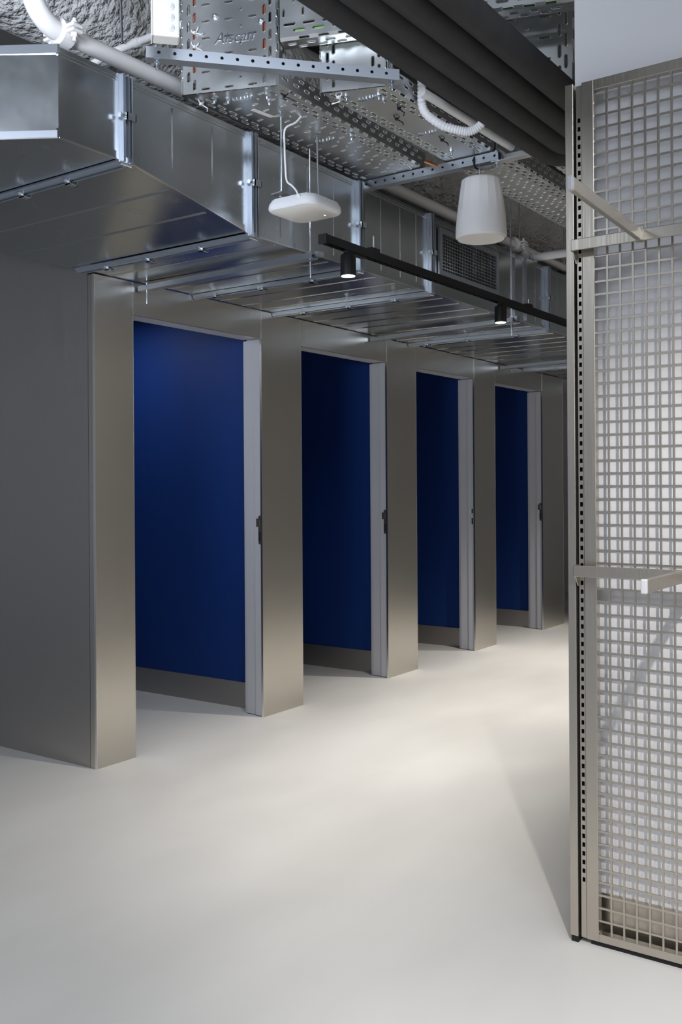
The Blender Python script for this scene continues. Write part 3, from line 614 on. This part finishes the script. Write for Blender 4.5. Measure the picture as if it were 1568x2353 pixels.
b.bar((r1.x - 0.03, r1.y + 0.005, ac.z + 0.064), (r2.x + 0.02, r2.y - 0.003, ac.z + 0.064), 0.05, 0.003); b.box(ac.x - 0.05, ac.x + 0.05, ac.y - 0.05, ac.y + 0.06, ac.z + 0.046, ac.z + 0.062)
link_mesh('bracket', b, M['brushed_dark'], t)
rod('threaded_rod', (r1.x, r1.y, ac.z + 0.05), (r1.x, r1.y, 2.70), t); rod('threaded_rod', (r2.x, r2.y, ac.z + 0.05), (3.121, -1.137, 2.70), t)
nuts(t, ((r1.x, r1.y, ac.z + 0.072),), ((r1.x, r1.y, ac.z + 0.058),), ((r1.x, r1.y, ZTR - 0.008), 0.011, 0.012), ((3.119, -1.139, ZTR - 0.008), 0.011, 0.012))
ctl = [Vector(p) for p in [(2.94, -1.205, 2.69), (2.915, -1.19, 2.655), (2.880, -1.167, 2.625), (2.878, -1.165, 2.56), (2.880, -1.167, 2.48), (2.884, -1.17, 2.43), (2.895, -1.185, 2.412), (2.905, -1.20, 2.39), (2.906, -1.21, 2.36)]]
one('data_cable', MB().tube(crom(ctl, 6), 0.0038, 8), M['white_plastic'], 'white cable running down the threaded rod into the access point', 'cable', smooth=True)

# ------------------------------------------------------------------ pendant speaker
sc = Vector((3.76, -1.541, 2.335))
t = thing('pendant_speaker', sc, 'white tapered faceted pendant loudspeaker hanging from the support rail', 'speaker')
NF = 48; fac = 16; mb = MB(); levels = [(0.104, -0.002, 0), (0.1085, 0.006, 0), (0.1095, 0.02, 0), (0.108, 0.05, 0), (0.105, 0.09, 0.35), (0.099, 0.14, 0.8), (0.091, 0.20, 1), (0.084, 0.246, 1), (0.078, 0.252, 1)]
vs = []; fs = []
for r, z, k in levels:
    for j in range(NF):
        a = 2 * PI * j / NF; loc_ = (a % (2 * PI / fac)) - PI / fac; rf = r * (1 + k * (math.cos(PI / fac) / math.cos(loc_) - 1)); vs.append(sc + Vector((rf * math.cos(a), rf * math.sin(a), z)))
for i in range(len(levels) - 1):
    for j in range(NF): j2 = (j + 1) % NF; fs.append([i * NF + j, i * NF + j2, (i + 1) * NF + j2, (i + 1) * NF + j])
fs.append([(len(levels) - 1) * NF + j for j in range(NF)]); mb.add(vs, fs)
link_mesh('body', mb, M['white_paint'], t, smooth=True, sharp=12)
link_mesh('grille', MB().lathe([(0.0, -0.003), (0.099, -0.003), (0.103, 0.002)], sc, 48), M['cream_plastic'], t, smooth=True)['label'] = 'round pale grille'
link_mesh('badge', MB().lathe([(0.006, -0.0045), (0.006, -0.003)], sc + Vector((0.0, 0.0, 0)), 12), M['white_paint'], t)
link_mesh('suspension_wire', MB().tube([(sc.x, sc.y, sc.z + 0.25), (3.745, sc.y + 0.004, ZTR - 0.03)], 0.0025, 8), M['zinc_bolt'], t)
link_mesh('hook', MB().tube(arc((3.727, sc.y + 0.003, ZTR - 0.027), 0.026, -PI * 0.65, PI * 0.6, (-1, 0, 0), (0, 0, 1), 10), 0.004, 8), M['black_metal'], t)
link_mesh('cable', MB().tube([(sc.x + 0.01, sc.y + 0.005, sc.z + 0.25), (sc.x + 0.0, sc.y + 0.006, sc.z + 0.29), (3.735, sc.y + 0.003, ZTR - 0.02)], 0.0035, 8), M['black_plastic'], t)

# ------------------------------------------------------------------ lighting track and spotlights
YT, ZTK = -1.25, 2.208
t = thing('lighting_track', (4.6, YT, ZTK), 'long black lighting track carrying two lit spotlights', 'lighting track')
b = MB(); b.box(3.008, 7.0, YT - 0.017, YT + 0.017, ZTK + 0.026, ZTK + 0.032); b.box(3.008, 7.0, YT - 0.017, YT - 0.013, ZTK, ZTK + 0.026); b.box(3.008, 7.0, YT + 0.013, YT + 0.017, ZTK, ZTK + 0.026)
b.box(3.008, 7.0, YT - 0.013, YT - 0.007, ZTK + 0.004, ZTK + 0.008); b.box(3.008, 7.0, YT + 0.007, YT + 0.013, ZTK + 0.004, ZTK + 0.008)
link_mesh('rail', b, M['black_metal'], t)
link_mesh('end_cap', MB().box(2.998, 3.008, YT - 0.019, YT + 0.019, ZTK - 0.003, ZTK + 0.034), M['black_plastic'], t, bevel=0.001)
for x in (3.36, 4.9, 6.4):
    link_mesh('mounting_clip', MB().box(x - 0.03, x + 0.03, YT - 0.012, YT + 0.012, ZTK + 0.0325, ZTK + 0.048), M['black_plastic'], t)
    rod('threaded_rod', (x, YT, ZTK + 0.048), (x, YT, ZTK + 0.10), t, 0.004) if x < 4 else rod('threaded_rod', (x, YT, ZTK + 0.048), (x, YT, ZTK + 0.075), t, 0.003)
def make_spot(x):
    t = thing('track_spotlight', (x, YT, ZTK - 0.1), '', 'spotlight', 'track spotlights')
    z1 = ZTK - 0.012; z0 = z1 - 0.086
    link_mesh('adapter', MB().box(x - 0.015, x + 0.115, YT - 0.012, YT + 0.012, ZTK - 0.009, ZTK + 0.0042), M['black_plastic'], t, bevel=0.001)
    link_mesh('stem', MB().tube([(x, YT, z1 - 0.001), (x, YT, ZTK - 0.008)], 0.006, 10), M['black_metal'], t, smooth=True)
    link_mesh('body', MB().lathe([(0.0255, z0), (0.031, z0), (0.031, z1 - 0.006), (0.029, z1 - 0.002), (0.024, z1)], (x, YT, 0), 32), M['black_metal'], t, smooth=True)
    link_mesh('lens', MB().lathe([(0.0, z0 - 0.001), (0.027, z0 - 0.001), (0.027, z0 - 0.0003)], (x, YT, 0), 32), M['lamp_lens'], t)
    return t
def dup(root, loc):
    r = root.copy(); COL.objects.link(r); r.location = loc
    for ch in list(root.children):
        c = ch.copy(); COL.objects.link(c); c.parent = r
    return r
s1 = make_spot(3.173); s1['label'] = 'lit black spotlight nearest the free end of the lighting track'
s2 = dup(s1, (4.553, YT, ZTK - 0.1)); s2['label'] = 'lit black spotlight farther along the track, in front of the strut hanger'
for x, pw in ((3.173, 74), (4.553, 96)): spot('spot_lamp', (x, YT, ZTK - 0.105), (x, YT + 0.35, 0), pw, 88, 1.0, WARM, 0.025)

# ------------------------------------------------------------------ steel mesh display panel, post and arms
XM = 2.6; y0, y1, zl, zh, fw = -2.4365, -3.32, 0.014, 2.395, 0.0345
t = thing('mesh_panel', (XM, -2.8, zl), 'tall brushed steel square mesh panel in front of the white wall', 'mesh panel')
b = MB(); b.box(XM - 0.003, XM + 0.022, y0 - fw, y0, zl, zh); b.box(XM - 0.003, XM + 0.022, y1, y1 + fw, zl, zh); b.box(XM - 0.003, XM + 0.022, y1 + fw, y0 - fw, zh - 0.028, zh); b.box(XM - 0.003, XM + 0.022, y1 + fw, y0 - fw, zl, zl + 0.022)
link_mesh('frame', b, M['brushed_steel'], t, bevel=0.0012)
b = MB(); pit = 0.0352; bw = 0.0026; ya, za, zb_ = y0 - fw, zl + 0.022, zh - 0.028
nz = round((zb_ - za) / pit); pz = (zb_ - za) / nz
k = 1
while ya - k * pit > y1 + fw + 0.01: b.box(XM, XM + 0.006, ya - k * pit - bw, ya - k * pit + bw, za, zb_); k += 1
for k in range(1, nz): b.box(XM + 0.0005, XM + 0.0055, y1 + fw, ya, za + k * pz - bw, za + k * pz + bw)
link_mesh('wire_grid', b, M['brushed_steel'], t)
t = thing('slotted_upright', (XM, -2.427, 0.012), 'slotted steel upright between the end post and the mesh panel', 'upright')
mb = MB(); z0s = 0.016; Ls = 2.372; xa, xb = XM - 0.003, XM - 0.001
mb.box(xa, xb, -2.4255, -2.4215, z0s, z0s + Ls); mb.box(xa, xb, -2.4362, -2.4335, z0s, z0s + Ls); zp = z0s
for k in range(88):
    zs = z0s + 0.155 + 0.0243 * k; mb.box(xa, xb, -2.4335, -2.4255, zp, zs); zp = zs + 0.0125
mb.box(xa, xb, -2.4335, -2.4255, zp, z0s + Ls)
link_mesh('slotted_face', mb, M['brushed_steel'], t)
b = MB(); b.box(XM - 0.001, XM + 0.03, -2.4225, -2.4210, z0s, z0s + Ls); b.box(XM + 0.012, XM + 0.03, -2.4358, -2.4226, z0s, z0s + Ls); link_mesh('channel', b, M['dark_hole'], t)
t = thing('end_post', (XM, -2.405, 0.014), 'slim square steel post capping the end of the white wall', 'post')
link_mesh('tube', MB().box(XM - 0.012, XM + 0.056, -2.4155, -2.3925, 0.018, 2.394), M['brushed_steel'], t, bevel=0.0012)
link_mesh('foot', MB().box(XM - 0.008, XM + 0.05, -2.4145, -2.3945, 0.0, 0.018), M['black_plastic'], t)
t2 = thing('panel_shadow_strip', (XM, -2.5, 0.0), 'dark strip drawing the shadow gap under the mesh panel', 'foot')  # black strip stands in for the shade in the gap below the panel
link_mesh('strip', MB().box(XM + 0.004, XM + 0.02, y1 + 0.01, y0 - 0.01, 0.0, zl), M['black_plastic'], t2)
for zc, lb in ((1.9365, 'upper flat steel crossbar in front of the mesh panel'), (1.0395, 'lower flat steel crossbar in front of the mesh panel, about waist height')):
    t = thing('crossbar', (XM - 0.04, -2.42, zc), lb, 'crossbar', 'steel crossbars on the mesh')
    link_mesh('bar', MB().box(XM - 0.046, XM - 0.040, -3.31, -2.4205, zc - 0.0155, zc + 0.0155), M['brushed_steel'], t, bevel=0.0015)
    b = MB(); b.box(XM - 0.046, XM + 0.0, -2.4205, -2.418, zc - 0.0155, zc + 0.0155)
    b.add([(XM - 0.03, -2.4195, zc - 0.016), (XM - 0.004, -2.4195, zc - 0.016), (XM - 0.004, -2.4195, zc - 0.044), (XM - 0.010, -2.4195, zc - 0.044), (XM - 0.03, -2.422, zc - 0.016), (XM - 0.004, -2.422, zc - 0.016), (XM - 0.004, -2.422, zc - 0.044), (XM - 0.010, -2.422, zc - 0.044)],
          [[0, 1, 2, 3], [4, 5, 6, 7], [0, 1, 5, 4], [1, 2, 6, 5], [2, 3, 7, 6], [3, 0, 4, 7]])
    link_mesh('bracket', b, M['brushed_steel'], t)
for y, z0_, z1_, x0_, lb in ((-2.607, 1.9395, 1.955, 2.075, 'grey square section display arm on the upper crossbar, pointing out of the mesh'), (-2.739, 1.046, 1.048, 2.165, 'grey square section display arm on the lower crossbar, cut by the right edge')):
    t = thing('display_arm', (2.55, y, z0_), lb, 'display arm', 'display arms')
    pA, pB = Vector((XM - 0.047, y, z0_)), Vector((x0_ + 0.012, y, z1_))
    link_mesh('tube', MB().bar(pA, pB, 0.013, 0.031), M['brushed_steel'], t, bevel=0.0015)
    link_mesh('end_cap', MB().bar(pB, pB + (pB - pA).normalized() * 0.012, 0.0145, 0.0335), M['grey_cap'], t, bevel=0.003)['label'] = 'pale grey plastic end cap'
    b = MB(); b.box(XM - 0.0395, XM - 0.036, y - 0.012, y + 0.008, z0_ - 0.022, z0_ + 0.02); b.box(XM - 0.0468, XM - 0.036, y - 0.012, y + 0.008, z0_ + 0.0135, z0_ + 0.0165); b.box(XM - 0.050, XM - 0.0465, y - 0.014, y + 0.010, z0_ - 0.018, z0_ + 0.0165)
    link_mesh('saddle', b, M['brushed_steel'], t)
